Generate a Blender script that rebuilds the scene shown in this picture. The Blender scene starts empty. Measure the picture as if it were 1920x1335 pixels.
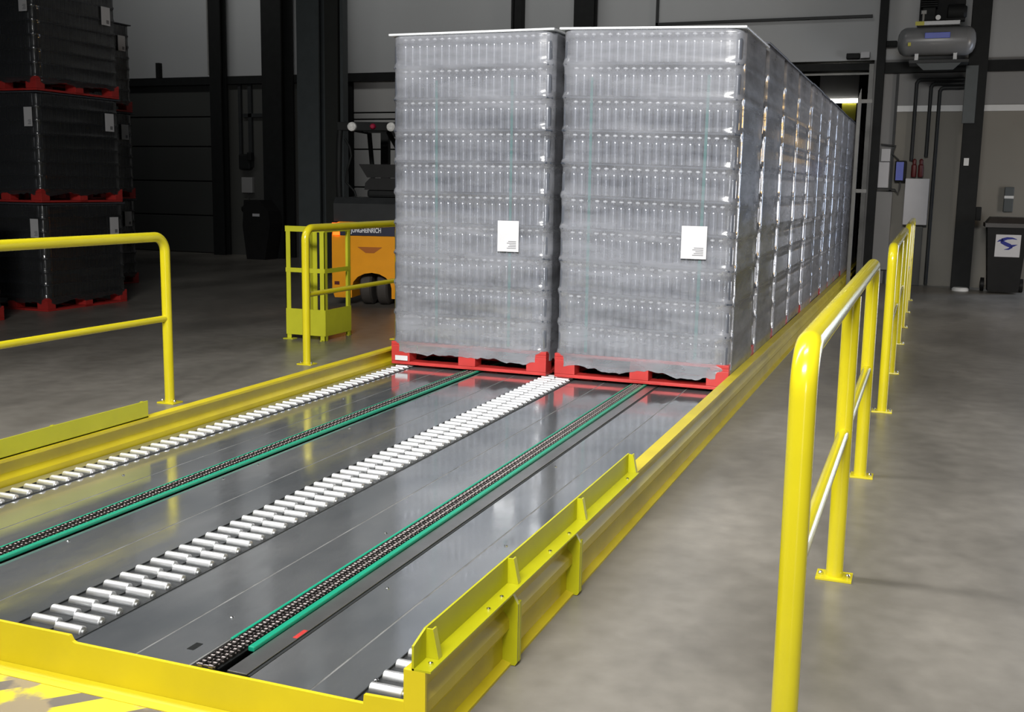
import bpy, bmesh, math, random
from mathutils import Vector, Matrix, noise
PI = math.pi
random.seed(7)
S = bpy.context.scene
COL = S.collection
FZ = -0.12          # floor level; the conveyor deck is at z = 0
WY = 11.2           # back wall

# ---------------------------------------------------------------- materials
def mat(name, color, rough=.5, metal=0., spec=.5, noise_amt=0., noise_scale=8., bump=0., bump_scale=60., coat=0.,
        stretch=(1, 1, 1), color2=None, emit=None, estr=0.):
    m = bpy.data.materials.new(name); m.use_nodes = True
    nt = m.node_tree; b = nt.nodes['Principled BSDF']
    b.inputs['Base Color'].default_value = (*color, 1)
    b.inputs['Roughness'].default_value = rough
    b.inputs['Metallic'].default_value = metal
    b.inputs['Specular IOR Level'].default_value = spec
    b.inputs['Coat Weight'].default_value = coat
    tc = nt.nodes.new('ShaderNodeTexCoord'); mp = nt.nodes.new('ShaderNodeMapping')
    mp.inputs['Scale'].default_value = stretch
    nt.links.new(tc.outputs['Object'], mp.inputs[0])
    n = nt.nodes.new('ShaderNodeTexNoise'); n.inputs['Scale'].default_value = noise_scale; n.inputs['Detail'].default_value = 5
    nt.links.new(mp.outputs[0], n.inputs['Vector'])
    r = nt.nodes.new('ShaderNodeValToRGB')
    c2 = color2 or tuple(c * (1 - noise_amt) for c in color)
    r.color_ramp.elements[0].color = (*c2, 1); r.color_ramp.elements[1].color = (*color, 1)
    r.color_ramp.elements[0].position = .32; r.color_ramp.elements[1].position = .66
    nt.links.new(n.outputs['Fac'], r.inputs[0]); nt.links.new(r.outputs[0], b.inputs['Base Color'])
    if bump:
        n2 = nt.nodes.new('ShaderNodeTexNoise'); n2.inputs['Scale'].default_value = bump_scale
        nt.links.new(mp.outputs[0], n2.inputs['Vector'])
        bp = nt.nodes.new('ShaderNodeBump'); bp.inputs['Strength'].default_value = bump; bp.inputs['Distance'].default_value = .01
        nt.links.new(n2.outputs['Fac'], bp.inputs['Height']); nt.links.new(bp.outputs[0], b.inputs['Normal'])
    if emit:
        b.inputs['Emission Color'].default_value = (*emit, 1); b.inputs['Emission Strength'].default_value = estr
    return m

M = {}
M['rail'] = mat('yellow_rail_paint', (.66, .565, .014), .22, coat=.4, noise_amt=.06)
M['beam'] = mat('yellow_beam_paint', (.56, .46, .012), .38, noise_amt=.22, noise_scale=5, color2=(.48, .38, .015))
M['guard'] = mat('yellow_green_paint', (.42, .41, .006), .4, noise_amt=.08)
M['front'] = mat('bright_yellow_paint', (.62, .50, .010), .45, noise_amt=.12, noise_scale=3)
M['cage'] = mat('lime_yellow_paint', (.58, .58, .03), .4, noise_amt=.08)
M['green'] = mat('green_guide_plastic', (.008, .27, .16), .35, noise_amt=.1)
M['dark_steel'] = mat('dark_steel', (.025, .027, .028), .5, spec=.25, noise_amt=.2)
M['chain'] = mat('oiled_chain_steel', (.045, .04, .04), .45, metal=.6, noise_amt=.3, noise_scale=30)
M['pin'] = mat('chain_pin_steel', (.26, .23, .22), .42, metal=1.)
M['roller'] = mat('bright_roller_steel', (.88, .89, .90), .44, metal=1., noise_amt=.05)
M['alu'] = mat('brushed_aluminium', (.42, .42, .42), .3, metal=.9, noise_amt=.15)
M['bolt'] = mat('zinc_bolt', (.8, .8, .8), .2, metal=1.)
M['seam'] = mat('pale_seam_sealant', (.19, .19, .185), .6, noise_amt=.5)
M['red'] = mat('red_pallet_paint', (.46, .030, .026), .5, noise_amt=.18, noise_scale=6)
M['sheet'] = mat('blue_grey_divider_sheet', (.055, .065, .085), .5, noise_amt=.1)
M['topsheet'] = mat('white_top_sheet', (.75, .77, .79), .3, noise_amt=.1)
M['cap'] = mat('pale_neck_ring', (.92, .93, .94), .25, noise_amt=.05, coat=.6)  # pale ring round each bottle neck, whitened to give the row of bright dots
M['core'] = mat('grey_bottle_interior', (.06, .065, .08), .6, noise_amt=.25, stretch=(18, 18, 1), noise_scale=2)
M['bottle'] = mat('grey_clear_bottle', (.14, .152, .18), .32, metal=.2, spec=.8, coat=1., noise_amt=.1)
M['can'] = mat('dark_can', (.05, .053, .056), .3, metal=.2, noise_amt=.2)
M['darkcore'] = mat('dark_can_interior', (.04, .042, .045), .6, noise_amt=.2)
M['paper'] = mat('white_label_paper', (.55, .55, .565), .5, noise_amt=.04)
M['ink'] = mat('grey_label_print', (.18, .18, .19), .6, noise_amt=.1)
M['strap'] = mat('green_strap', (.0, .16, .14), .45, noise_amt=.1)
M['wall_light'] = mat('pale_wall_panel', (.35, .36, .365), .6, noise_amt=.06, noise_scale=.6)
M['wall_mid'] = mat('grey_wall_panel', (.21, .21, .208), .6, noise_amt=.08, noise_scale=.6)
M['wall_beige'] = mat('beige_grey_wall', (.20, .19, .165), .7, noise_amt=.08, noise_scale=1)
M['wall_dark'] = mat('dark_wall_panel', (.05, .051, .047), .6, noise_amt=.1, noise_scale=1)
M['door_dark'] = mat('dark_door_panel', (.042, .044, .041), .5, noise_amt=.1, noise_scale=1)
M['door_grey'] = mat('grey_door_panel', (.34, .34, .335), .5, noise_amt=.06, noise_scale=1)
M['black'] = mat('black_steel', (.012, .013, .013), .6, spec=.15, noise_amt=.2)
M['col_grey'] = mat('grey_painted_column', (.065, .075, .078), .5, spec=.3, noise_amt=.1)
M['col_dark'] = mat('dark_column_web', (.03, .032, .03), .6, spec=.15, noise_amt=.1)
M['white'] = mat('white_painted_metal', (.42, .42, .44), .45, noise_amt=.05)
M['whitestrip'] = mat('white_strip', (.62, .63, .63), .5, noise_amt=.05)
M['blue'] = mat('blue_plastic', (.02, .05, .42), .4, noise_amt=.1)
M['darkred'] = mat('dark_red_valve', (.10, .012, .012), .4, noise_amt=.1)
M['tank'] = mat('grey_tank_paint', (.18, .185, .19), .3, noise_amt=.08)
M['yel_sticker'] = mat('yellow_sticker', (.45, .42, .03), .5, noise_amt=.1)
M['rubber'] = mat('tyre_rubber', (.055, .048, .042), .7, noise_amt=.25)
M['orange'] = mat('orange_truck_paint', (.90, .36, .008), .32, noise_amt=.06, coat=.3)
M['orange_dark'] = mat('orange_recess_shade', (.42, .12, .01), .4, noise_amt=.05)
M['navy'] = mat('navy_band', (.02, .022, .05), .4, noise_amt=.1)
M['silver_text'] = mat('silver_lettering', (.75, .76, .78), .4, noise_amt=.03)
M['tail'] = mat('lit_orange_tail_lamp', (.9, .12, .02), .3, emit=(1, .09, .008), estr=7.0)
M['lamp_lens'] = mat('pale_lamp_lens', (.75, .75, .72), .3, noise_amt=.3, noise_scale=30)
M['red_lens'] = mat('red_lamp_lens', (.30, .01, .04), .3, noise_amt=.1)
M['tube'] = mat('lit_fluorescent_tube', (.9, .9, .85), .4, emit=(1, .97, .85), estr=18.)
M['logo'] = mat('blue_logo_print', (.012, .02, .22), .5)
M['bin'] = mat('black_bin_plastic', (.012, .012, .012), .5, spec=.2, noise_amt=.2)
M['brownbin'] = mat('dark_brown_lid_plastic', (.035, .03, .026), .4, noise_amt=.2)
M['galv'] = mat('galvanised_steel', (.20, .20, .19), .5, metal=.1, noise_amt=.2)
M['cable'] = mat('black_cable', (.02, .02, .02), .5)

M['bottle'].node_tree.nodes['Principled BSDF'].inputs['Coat IOR'].default_value = 2.1
def concrete():
    m = bpy.data.materials.new('polished_concrete'); m.use_nodes = True; nt = m.node_tree; b = nt.nodes['Principled BSDF']
    tc = nt.nodes.new('ShaderNodeTexCoord')
    def nz(scale, det, st=(1, 1, 1)):
        mp = nt.nodes.new('ShaderNodeMapping'); mp.inputs['Scale'].default_value = st
        n = nt.nodes.new('ShaderNodeTexNoise'); n.inputs['Scale'].default_value = scale; n.inputs['Detail'].default_value = det
        nt.links.new(tc.outputs['Object'], mp.inputs[0]); nt.links.new(mp.outputs[0], n.inputs['Vector']); return n
    a = nz(1.3, 8, (1, .55, 1)); c = nz(9, 6)
    r1 = nt.nodes.new('ShaderNodeValToRGB'); r1.color_ramp.elements[0].position = .3; r1.color_ramp.elements[1].position = .72
    r1.color_ramp.elements[0].color = (.148, .137, .119, 1); r1.color_ramp.elements[1].color = (.272, .253, .222, 1)
    r2 = nt.nodes.new('ShaderNodeValToRGB'); r2.color_ramp.elements[0].position = .25; r2.color_ramp.elements[1].position = .7
    r2.color_ramp.elements[0].color = (.74, .74, .735, 1); r2.color_ramp.elements[1].color = (1, 1, 1, 1)
    mx = nt.nodes.new('ShaderNodeMixRGB'); mx.blend_type = 'MULTIPLY'; mx.inputs[0].default_value = 1
    nt.links.new(a.outputs['Fac'], r1.inputs[0]); nt.links.new(c.outputs['Fac'], r2.inputs[0])
    nt.links.new(r1.outputs[0], mx.inputs[1]); nt.links.new(r2.outputs[0], mx.inputs[2]); nt.links.new(mx.outputs[0], b.inputs['Base Color'])
    rr = nt.nodes.new('ShaderNodeMapRange'); rr.inputs['To Min'].default_value = .22; rr.inputs['To Max'].default_value = .46
    nt.links.new(a.outputs['Fac'], rr.inputs['Value']); nt.links.new(rr.outputs[0], b.inputs['Roughness'])
    b.inputs['Specular IOR Level'].default_value = .45
    return m
M['concrete'] = concrete()

def deck_steel():
    m = bpy.data.materials.new('worn_steel_deck'); m.use_nodes = True; nt = m.node_tree; b = nt.nodes['Principled BSDF']
    tc = nt.nodes.new('ShaderNodeTexCoord'); b.inputs['Metallic'].default_value = .85
    def nz(scale, det, st):
        mp = nt.nodes.new('ShaderNodeMapping'); mp.inputs['Scale'].default_value = st
        n = nt.nodes.new('ShaderNodeTexNoise'); n.inputs['Scale'].default_value = scale; n.inputs['Detail'].default_value = det
        nt.links.new(tc.outputs['Object'], mp.inputs[0]); nt.links.new(mp.outputs[0], n.inputs['Vector']); return n
    a = nz(2.2, 6, (1, .6, 1)); c = nz(14, 6, (1, .35, 1))
    r = nt.nodes.new('ShaderNodeValToRGB'); r.color_ramp.elements[0].position = .3; r.color_ramp.elements[1].position = .75
    r.color_ramp.elements[0].color = (.33, .36, .39, 1); r.color_ramp.elements[1].color = (.66, .675, .69, 1)
    nt.links.new(a.outputs['Fac'], r.inputs[0]); nt.links.new(r.outputs[0], b.inputs['Base Color'])
    mr = nt.nodes.new('ShaderNodeMapRange'); mr.inputs['From Min'].default_value = .3; mr.inputs['From Max'].default_value = .75
    mr.inputs['To Min'].default_value = .06; mr.inputs['To Max'].default_value = .15
    nt.links.new(c.outputs['Fac'], mr.inputs['Value']); nt.links.new(mr.outputs[0], b.inputs['Roughness'])
    bp = nt.nodes.new('ShaderNodeBump'); bp.inputs['Strength'].default_value = .02; bp.inputs['Distance'].default_value = .01
    nt.links.new(a.outputs['Fac'], bp.inputs['Height']); nt.links.new(bp.outputs[0], b.inputs['Normal'])
    return m
M['deck'] = deck_steel()

def film_mat(name, lo, hi, tint, top0=1.75, extra=.14):
    m = bpy.data.materials.new(name); m.use_nodes = True; nt = m.node_tree
    b = nt.nodes['Principled BSDF']; out = nt.nodes['Material Output']
    b.inputs['Base Color'].default_value = (*tint, 1); b.inputs['Roughness'].default_value = .28
    b.inputs['Specular IOR Level'].default_value = .6
    tc = nt.nodes.new('ShaderNodeTexCoord')
    def nz(scale, det, st, dist=0.):
        mp = nt.nodes.new('ShaderNodeMapping'); mp.inputs['Scale'].default_value = st
        n = nt.nodes.new('ShaderNodeTexNoise'); n.inputs['Scale'].default_value = scale; n.inputs['Detail'].default_value = det
        n.inputs['Distortion'].default_value = dist
        nt.links.new(tc.outputs['Object'], mp.inputs[0]); nt.links.new(mp.outputs[0], n.inputs['Vector']); return n
    a = nz(1.0, 4, (1.3, 1.3, 6.5), .25); c = nz(6, 3, (1, 1, 3.6), .5)
    add = nt.nodes.new('ShaderNodeMath'); add.operation = 'MULTIPLY_ADD'; add.inputs[1].default_value = .35
    nt.links.new(c.outputs['Fac'], add.inputs[0]); nt.links.new(a.outputs['Fac'], add.inputs[2])
    mr = nt.nodes.new('ShaderNodeMapRange'); mr.inputs['From Min'].default_value = .38; mr.inputs['From Max'].default_value = .98
    mr.inputs['To Min'].default_value = lo; mr.inputs['To Max'].default_value = hi
    nt.links.new(add.outputs[0], mr.inputs['Value'])
    bp = nt.nodes.new('ShaderNodeBump'); bp.inputs['Strength'].default_value = .13; bp.inputs['Distance'].default_value = .02
    nt.links.new(add.outputs[0], bp.inputs['Height']); nt.links.new(bp.outputs[0], b.inputs['Normal'])
    tr = nt.nodes.new('ShaderNodeBsdfTransparent'); tr.inputs[0].default_value = (.96, .97, 1, 1)
    gl = nt.nodes.new('ShaderNodeBsdfGlossy'); gl.inputs['Roughness'].default_value = .12; nt.links.new(bp.outputs[0], gl.inputs['Normal'])
    fr = nt.nodes.new('ShaderNodeFresnel'); fr.inputs['IOR'].default_value = 1.95
    m1 = nt.nodes.new('ShaderNodeMixShader'); m2 = nt.nodes.new('ShaderNodeMixShader')
    nt.links.new(fr.outputs[0], m1.inputs[0]); nt.links.new(tr.outputs[0], m1.inputs[1]); nt.links.new(gl.outputs[0], m1.inputs[2])
    # the film is wound double round the top two layers and the foot of the load
    sx = nt.nodes.new('ShaderNodeSeparateXYZ'); nt.links.new(tc.outputs['Object'], sx.inputs[0])
    t1 = nt.nodes.new('ShaderNodeMapRange'); t1.inputs['From Min'].default_value = top0; t1.inputs['From Max'].default_value = top0 + .28; t1.inputs['To Max'].default_value = extra
    t2 = nt.nodes.new('ShaderNodeMapRange'); t2.inputs['From Min'].default_value = .45; t2.inputs['From Max'].default_value = .25; t2.inputs['To Max'].default_value = extra * .6
    nt.links.new(sx.outputs[2], t1.inputs['Value']); nt.links.new(sx.outputs[2], t2.inputs['Value'])
    a1 = nt.nodes.new('ShaderNodeMath'); a1.operation = 'ADD'; a2 = nt.nodes.new('ShaderNodeMath'); a2.operation = 'ADD'
    nt.links.new(mr.outputs[0], a1.inputs[0]); nt.links.new(t1.outputs[0], a1.inputs[1]); nt.links.new(a1.outputs[0], a2.inputs[0]); nt.links.new(t2.outputs[0], a2.inputs[1])
    nt.links.new(a2.outputs[0], m2.inputs[0]); nt.links.new(m1.outputs[0], m2.inputs[1]); nt.links.new(b.outputs[0], m2.inputs[2])
    nt.links.new(m2.outputs[0], out.inputs['Surface'])
    return m
M['film'] = film_mat('clear_stretch_film', .12, .52, (.45, .465, .51))
M['film_dark'] = film_mat('dark_stretch_film', .32, .52, (.06, .063, .066), 1.0, .05)  # same film tinted darker for the left stacks

def hazard_mat():
    m = bpy.data.materials.new('worn_hazard_paint'); m.use_nodes = True; nt = m.node_tree; b = nt.nodes['Principled BSDF']
    b.inputs['Roughness'].default_value = .5
    tc = nt.nodes.new('ShaderNodeTexCoord')
    mp = nt.nodes.new('ShaderNodeMapping'); mp.inputs['Rotation'].default_value = (0, 0, .75)
    w = nt.nodes.new('ShaderNodeTexWave'); w.inputs['Scale'].default_value = 1.9; w.inputs['Distortion'].default_value = 0.
    nt.links.new(tc.outputs['Object'], mp.inputs[0]); nt.links.new(mp.outputs[0], w.inputs['Vector'])
    gt = nt.nodes.new('ShaderNodeMath'); gt.operation = 'GREATER_THAN'; gt.inputs[1].default_value = .72
    nt.links.new(w.outputs['Fac'], gt.inputs[0])
    m1 = nt.nodes.new('ShaderNodeMixRGB'); m1.inputs[1].default_value = (.60, .51, .03, 1); m1.inputs[2].default_value = (.13, .115, .11, 1)
    nt.links.new(gt.outputs[0], m1.inputs[0])
    n = nt.nodes.new('ShaderNodeTexNoise'); n.inputs['Scale'].default_value = 4.; n.inputs['Detail'].default_value = 7
    nt.links.new(tc.outputs['Object'], n.inputs['Vector'])
    r = nt.nodes.new('ShaderNodeValToRGB'); r.color_ramp.elements[0].position = .50; r.color_ramp.elements[1].position = .54
    nt.links.new(n.outputs['Fac'], r.inputs[0])
    m2 = nt.nodes.new('ShaderNodeMixRGB'); m2.inputs[2].default_value = (.27, .22, .14, 1)
    nt.links.new(r.outputs[0], m2.inputs[0]); nt.links.new(m1.outputs[0], m2.inputs[1]); nt.links.new(m2.outputs[0], b.inputs['Base Color'])
    return m
M['hazard'] = hazard_mat()

# ---------------------------------------------------------------- mesh builder
class MB:
    def __init__(s): s.bm = bmesh.new(); s.T = Matrix.Identity(4)
    def v(s, p): return s.bm.verts.new(s.T @ Vector(p))
    def face(s, pts, mi=0):
        f = s.bm.faces.new([s.v(p) for p in pts]); f.material_index = mi; return s
    def cap(s, ring, mi=0):
        f = s.bm.faces.new([s.bm.verts.new(v.co) for v in ring]); f.material_index = mi
    def box(s, x0, x1, y0, y1, z0, z1, mi=0, bev=0.):
        vs = [s.v((x, y, z)) for z in (z0, z1) for y in (y0, y1) for x in (x0, x1)]
        fs = []
        for q in ((0, 2, 3, 1), (4, 5, 7, 6), (0, 1, 5, 4), (2, 6, 7, 3), (0, 4, 6, 2), (1, 3, 7, 5)):
            f = s.bm.faces.new([vs[i] for i in q]); f.material_index = mi; fs.append(f)
        if bev:
            es = list({e for f in fs for e in f.edges})
            bmesh.ops.bevel(s.bm, geom=es, offset=bev, segments=2, affect='EDGES', profile=.6)
        return s
    def cyl(s, p0, p1, r, n=16, r1=None, mi=0, caps=True, smooth=True):
        p0, p1 = Vector(p0), Vector(p1); d = (p1 - p0).normalized()
        a = d.orthogonal().normalized(); b = d.cross(a)
        r1 = r if r1 is None else r1
        R = [[s.v(p + (a * math.cos(t) + b * math.sin(t)) * rr) for t in [2 * PI * i / n for i in range(n)]] for p, rr in ((p0, r), (p1, r1))]
        for i in range(n):
            f = s.bm.faces.new([R[0][i], R[0][(i + 1) % n], R[1][(i + 1) % n], R[1][i]]); f.material_index = mi; f.smooth = smooth
        if caps: s.cap(R[0][::-1], mi); s.cap(R[1], mi)
        return s
    def tube(s, pts, r, n=16, caps=True, mi=0):
        pts = [Vector(p) for p in pts]; rings = []; a = None
        for i, p in enumerate(pts):
            t = ((pts[i] - pts[i - 1]).normalized() if i else Vector()) + ((pts[i + 1] - pts[i]).normalized() if i < len(pts) - 1 else Vector())
            t.normalize()
            a = t.orthogonal().normalized() if a is None else (a - t * a.dot(t)).normalized()
            b = t.cross(a)
            rings.append([s.v(p + (a * math.cos(q) + b * math.sin(q)) * r) for q in [2 * PI * k / n for k in range(n)]])
        for R0, R1 in zip(rings, rings[1:]):
            for i in range(n):
                f = s.bm.faces.new([R0[i], R0[(i + 1) % n], R1[(i + 1) % n], R1[i]]); f.smooth = True; f.material_index = mi
        if caps: s.cap(rings[0][::-1], mi); s.cap(rings[-1], mi)
        return s
    def prism(s, prof, axis, t0, t1, mi=0):
        """profile of 2D points extruded along an axis; axis 1: (x,z), axis 0: (y,z), axis 2: (x,y)"""
        def P(q, t): return (q[0], t, q[1]) if axis == 1 else (t, q[0], q[1]) if axis == 0 else (q[0], q[1], t)
        A = [s.v(P(q, t0)) for q in prof]; B = [s.v(P(q, t1)) for q in prof]; n = len(prof)
        for i in range(n):
            f = s.bm.faces.new([A[i], A[(i + 1) % n], B[(i + 1) % n], B[i]]); f.material_index = mi
        for g in (A[::-1], B):
            f = s.bm.faces.new(g); f.material_index = mi
        return s
    def lathe(s, prof, c, n=16, axis='z', mi=0):
        rings = []; pr = [prof[0]]
        for i in range(1, len(prof) - 1):
            a = Vector((prof[i][0] - prof[i - 1][0], prof[i][1] - prof[i - 1][1])); b = Vector((prof[i + 1][0] - prof[i][0], prof[i + 1][1] - prof[i][1]))
            pr.append(prof[i])
            if a.length > 1e-7 and b.length > 1e-7 and a.angle(b) > .5: pr.append(prof[i])
        pr.append(prof[-1])
        for r, h in pr:
            ring = []
            for i in range(n):
                t = 2 * PI * i / n; q = (r * math.cos(t), r * math.sin(t))
                p = (q[0], q[1], h) if axis == 'z' else (h, q[0], q[1]) if axis == 'x' else (q[0], h, q[1])
                ring.append(s.v((c[0] + p[0], c[1] + p[1], c[2] + p[2])))
            rings.append(ring)
        for k, (A, B) in enumerate(zip(rings, rings[1:])):
            if pr[k] == pr[k + 1]: continue
            for i in range(n):
                f = s.bm.faces.new([A[i], A[(i + 1) % n], B[(i + 1) % n], B[i]]); f.smooth = True; f.material_index = mi
        for g in (rings[0][::-1], rings[-1]): s.cap(g, mi)
        return s
    def mesh(s, name, mats, off=(0, 0, 0)):
        off = Vector(off)
        for v in s.bm.verts: v.co -= off
        bmesh.ops.recalc_face_normals(s.bm, faces=s.bm.faces[:])
        me = bpy.data.meshes.new(name); s.bm.to_mesh(me); s.bm.free()
        for m in (mats if isinstance(mats, (list, tuple)) else [mats]): me.materials.append(M[m])
        return me
    def build(s, name, mats, parent=None):
        """coordinates are world when the root is an unrotated thing"""
        off = root_of(parent).location if parent else (0, 0, 0)
        o = bpy.data.objects.new(name, s.mesh(name, mats, off)); COL.objects.link(o)
        if parent: o.parent = parent
        return o
def root_of(o):
    while o.parent: o = o.parent
    return o
def setp(o, label=None, cat=None, group=None, kind=None):
    if label: o['label'] = label
    if cat: o['category'] = cat
    if group: o['group'] = group
    if kind: o['kind'] = kind
    return o
def thing(name, label, cat, loc, group=None, rotz=0):
    o = bpy.data.objects.new(name, None); COL.objects.link(o); o.location = loc; o.rotation_euler = (0, 0, rotz)
    o.empty_display_size = .1
    return setp(o, label, cat, group)
def solo(mb, name, mats, label, cat, group=None, origin=None):
    """a thing that is one mesh; its origin is put at its base centre"""
    vs = [v.co for v in mb.bm.verts]
    mn = Vector([min(v[i] for v in vs) for i in range(3)]); mx = Vector([max(v[i] for v in vs) for i in range(3)])
    off = Vector(origin) if origin else Vector(((mn.x + mx.x) / 2, (mn.y + mx.y) / 2, mn.z))
    o = bpy.data.objects.new(name, mb.mesh(name, mats, off)); o.location = off; COL.objects.link(o)
    return setp(o, label, cat, group)
def struct(mb, name, mats, label=None, cat=None):
    o = mb.build(name, mats); o['kind'] = 'structure'
    return setp(o, label, cat)
def copy_tree(o, parent=None):
    c = o.copy(); COL.objects.link(c)
    if parent: c.parent = parent
    for ch in [x for x in KIDS.get(o, [])]: copy_tree(ch, c)
    return c
KIDS = {}
def index_kids(o):
    KIDS[o] = list(o.children)
    for c in KIDS[o]: index_kids(c)

# ---------------------------------------------------------------- setting
X0, X1 = -19., 9.5
struct(MB().box(X0, X1, -10., WY + .3, FZ - .2, FZ).box(-1.2, 3.2, WY + .3, 20.3, FZ - .2, FZ), 'floor', 'concrete',
       'grey polished concrete warehouse floor', 'floor')
w = MB()
OX0, OX1, OZ = -.6, 2.62, 3.28      # doorway the conveyor passes through
# pale upper cladding above the black girt
w.box(X0, X1, WY, WY + .25, 3.34, 9.0, 0)
# lower walls, left to right
w.box(-9.45, -6.73, WY, WY + .25, FZ, 3.34, 1)
w.box(-4.0, OX0, WY, WY + .25, FZ, 3.34, 2)
w.box(2.621, 2.98, WY, WY + .25, FZ, 3.34, 3)
w.box(2.98, X1, WY, WY + .25, 2.63, 3.34, 3)
w.box(2.98, X1, WY, WY + .25, FZ, 2.63, 4)
w.box(X0, -14.0, WY, WY + .25, FZ, 3.34, 1)
struct(w, 'wall_back', ['wall_light', 'wall_dark', 'wall_mid', 'wall_mid', 'wall_beige'], 'panelled back wall, pale above and darker below', 'wall')

def sectional_door(name, x0, x1, z1, joints, m, label):
    t = thing(name, label, 'door', ((x0 + x1) / 2, WY + .02, FZ)); t['kind'] = 'structure'
    zs = [FZ] + joints + [z1]
    for a, b in zip(zs, zs[1:]):
        MB().box(x0, x1, WY + .03, WY + .09, a + .012, b - .012, bev=.01).build('door_panel', m, t)
    MB().box(x0 - .12, x0, WY - .02, WY + .12, FZ, z1).build('door_track', 'black', t)
    MB().box(x1, x1 + .12, WY - .02, WY + .12, FZ, z1).build('door_track', 'black', t)
    MB().box(x0, x1, WY + .1, WY + .13, FZ, z1).build('door_backing', 'black', t)
    return t
sectional_door('door_1', -13.9, -9.58, 3.25, [.63, 1.31, 1.99, 2.57], 'door_dark', 'dark sectional dock door beside the pallet stacks')
sectional_door('door_2', -6.6, -4.1, 3.25, [.5, 1.25, 1.95, 2.5, 2.62], 'door_grey', 'pale grey sectional door behind the orange truck')
# doorway of the conveyor: frame and dark room behind
t = thing('door_3', 'open doorway the loaded conveyor runs through', 'doorway', ((OX0 + OX1) / 2, WY, FZ)); t['kind'] = 'structure'
MB().box(OX1 - .07, OX1, WY - .04, WY + .25, FZ, OZ).build('door_jamb', 'galv', t)
MB().box(OX0, OX0 + .07, WY - .04, WY + .25, FZ, OZ).build('door_jamb', 'galv', t)
MB().box(OX0, OX1, WY - .02, WY + .25, OZ - .09, OZ + .02).build('door_head', 'black', t)
MB().box(OX0 + .07, OX1 - .07, WY - .03, WY - .021, OZ - .16, OZ - .13).build('door_head_strip', 'galv', t)
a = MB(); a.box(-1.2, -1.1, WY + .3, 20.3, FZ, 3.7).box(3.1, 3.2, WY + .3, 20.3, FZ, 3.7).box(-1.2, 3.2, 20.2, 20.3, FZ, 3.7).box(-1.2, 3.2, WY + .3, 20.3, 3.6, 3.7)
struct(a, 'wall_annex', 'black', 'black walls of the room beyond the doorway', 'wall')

# black girt and steelwork on the wall
def trim(n, mb, m, label): return struct(mb, 'trim_%d' % n, m, label, 'beam' if 'rail' in label or 'girt' in label else 'column')
trim(1, MB().box(X0, OX0 - .05, WY - .10, WY, 3.18, 3.32), 'black', 'black horizontal girt across the left of the back wall')
trim(2, MB().box(OX1 + .12, X1, WY - .10, WY, 3.13, 3.29), 'black', 'black horizontal girt across the right of the back wall')
def hcol(n, x0, x1, y0, y1, z1, m, label, web=None):
    tf = .035; c = MB(); c.box(x0, x1, y0, y0 + tf, FZ, z1); c.box(x0, x1, y1 - tf, y1, FZ, z1)
    c.box((x0 + x1) / 2 - .02, (x0 + x1) / 2 + .02, y0 + tf, y1 - tf, FZ, z1); trim(n, c, m, label)
hcol(3, -8.22, -7.80, WY - .55, WY - .12, 9, 'black', 'wide black steel column left of the grey column')
hcol(4, -9.56, -9.30, WY - .32, WY - .11, 9, 'black', 'black steel column at the right edge of the dark door')
trim(5, MB().box(-9.68, -9.62, WY - .2, WY - .11, 3.35, 9), 'galv', 'thin grey rail running up beside the left column')
hcol(6, -5.60, -5.22, 7.7, 8.1, 9, 'col_grey', 'grey painted column left of the orange truck')
hcol(7, -5.20, -4.98, 7.85, 8.1, 9, 'col_dark', 'dark column close beside the grey painted column')
trim(8, MB().box(-4.96, -4.91, 7.9, 8.05, FZ, 9), 'col_grey', 'slim grey rail strip beside the dark column')
hcol(9, -7.0, -6.74, WY - .35, WY - .11, 9, 'black', 'black column behind the overhead guard of the truck')
trim(10, MB().box(-3.42, -3.38, WY - .1, WY, 3.4, 9).box(-3.32, -3.2, WY - .2, WY, 3.4, 9), 'black', 'narrow black column above the left wrapped load')
hcol(11, -2.2, -1.86, WY - .35, WY - .11, 9, 'black', 'black column above the front right wrapped load')
trim(12, MB().box(-.87, -.83, WY - .06, WY, 3.4, 9).box(-.87, 2.55, WY - .06, WY, 3.98, 4.02), 'dark_steel', 'thin dark rail outlining the panel over the doorway')
hcol(13, 2.665, 2.785, WY - .32, WY - .11, 9, 'black', 'slim black column at the right side of the doorway')
hcol(14, 3.96, 4.22, 10.55, 10.95, 9, 'black', 'black steel column carrying the compressor')
trim(15, MB().box(2.99, 3.94, WY - .03, WY, 2.55, 2.64).box(4.24, X1, WY - .03, WY, 2.55, 2.64), 'whitestrip', 'white horizontal rail strip on the right wall')
trim(16, MB().box(2.96, 3.0, WY - .04, WY, FZ, 3.12), 'dark_steel', 'dark vertical joint column strip right of the doorway')
trim(17, MB().box(-9.10, -9.04, WY - .06, WY, 1.7, 3.18).box(-8.88, -8.80, WY - .06, WY, 1.6, 3.18).box(-9.0, -8.25, WY - .06, WY, 2.55, 2.62),
     'dark_steel', 'dark conduit rail ladder on the left wall')

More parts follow.
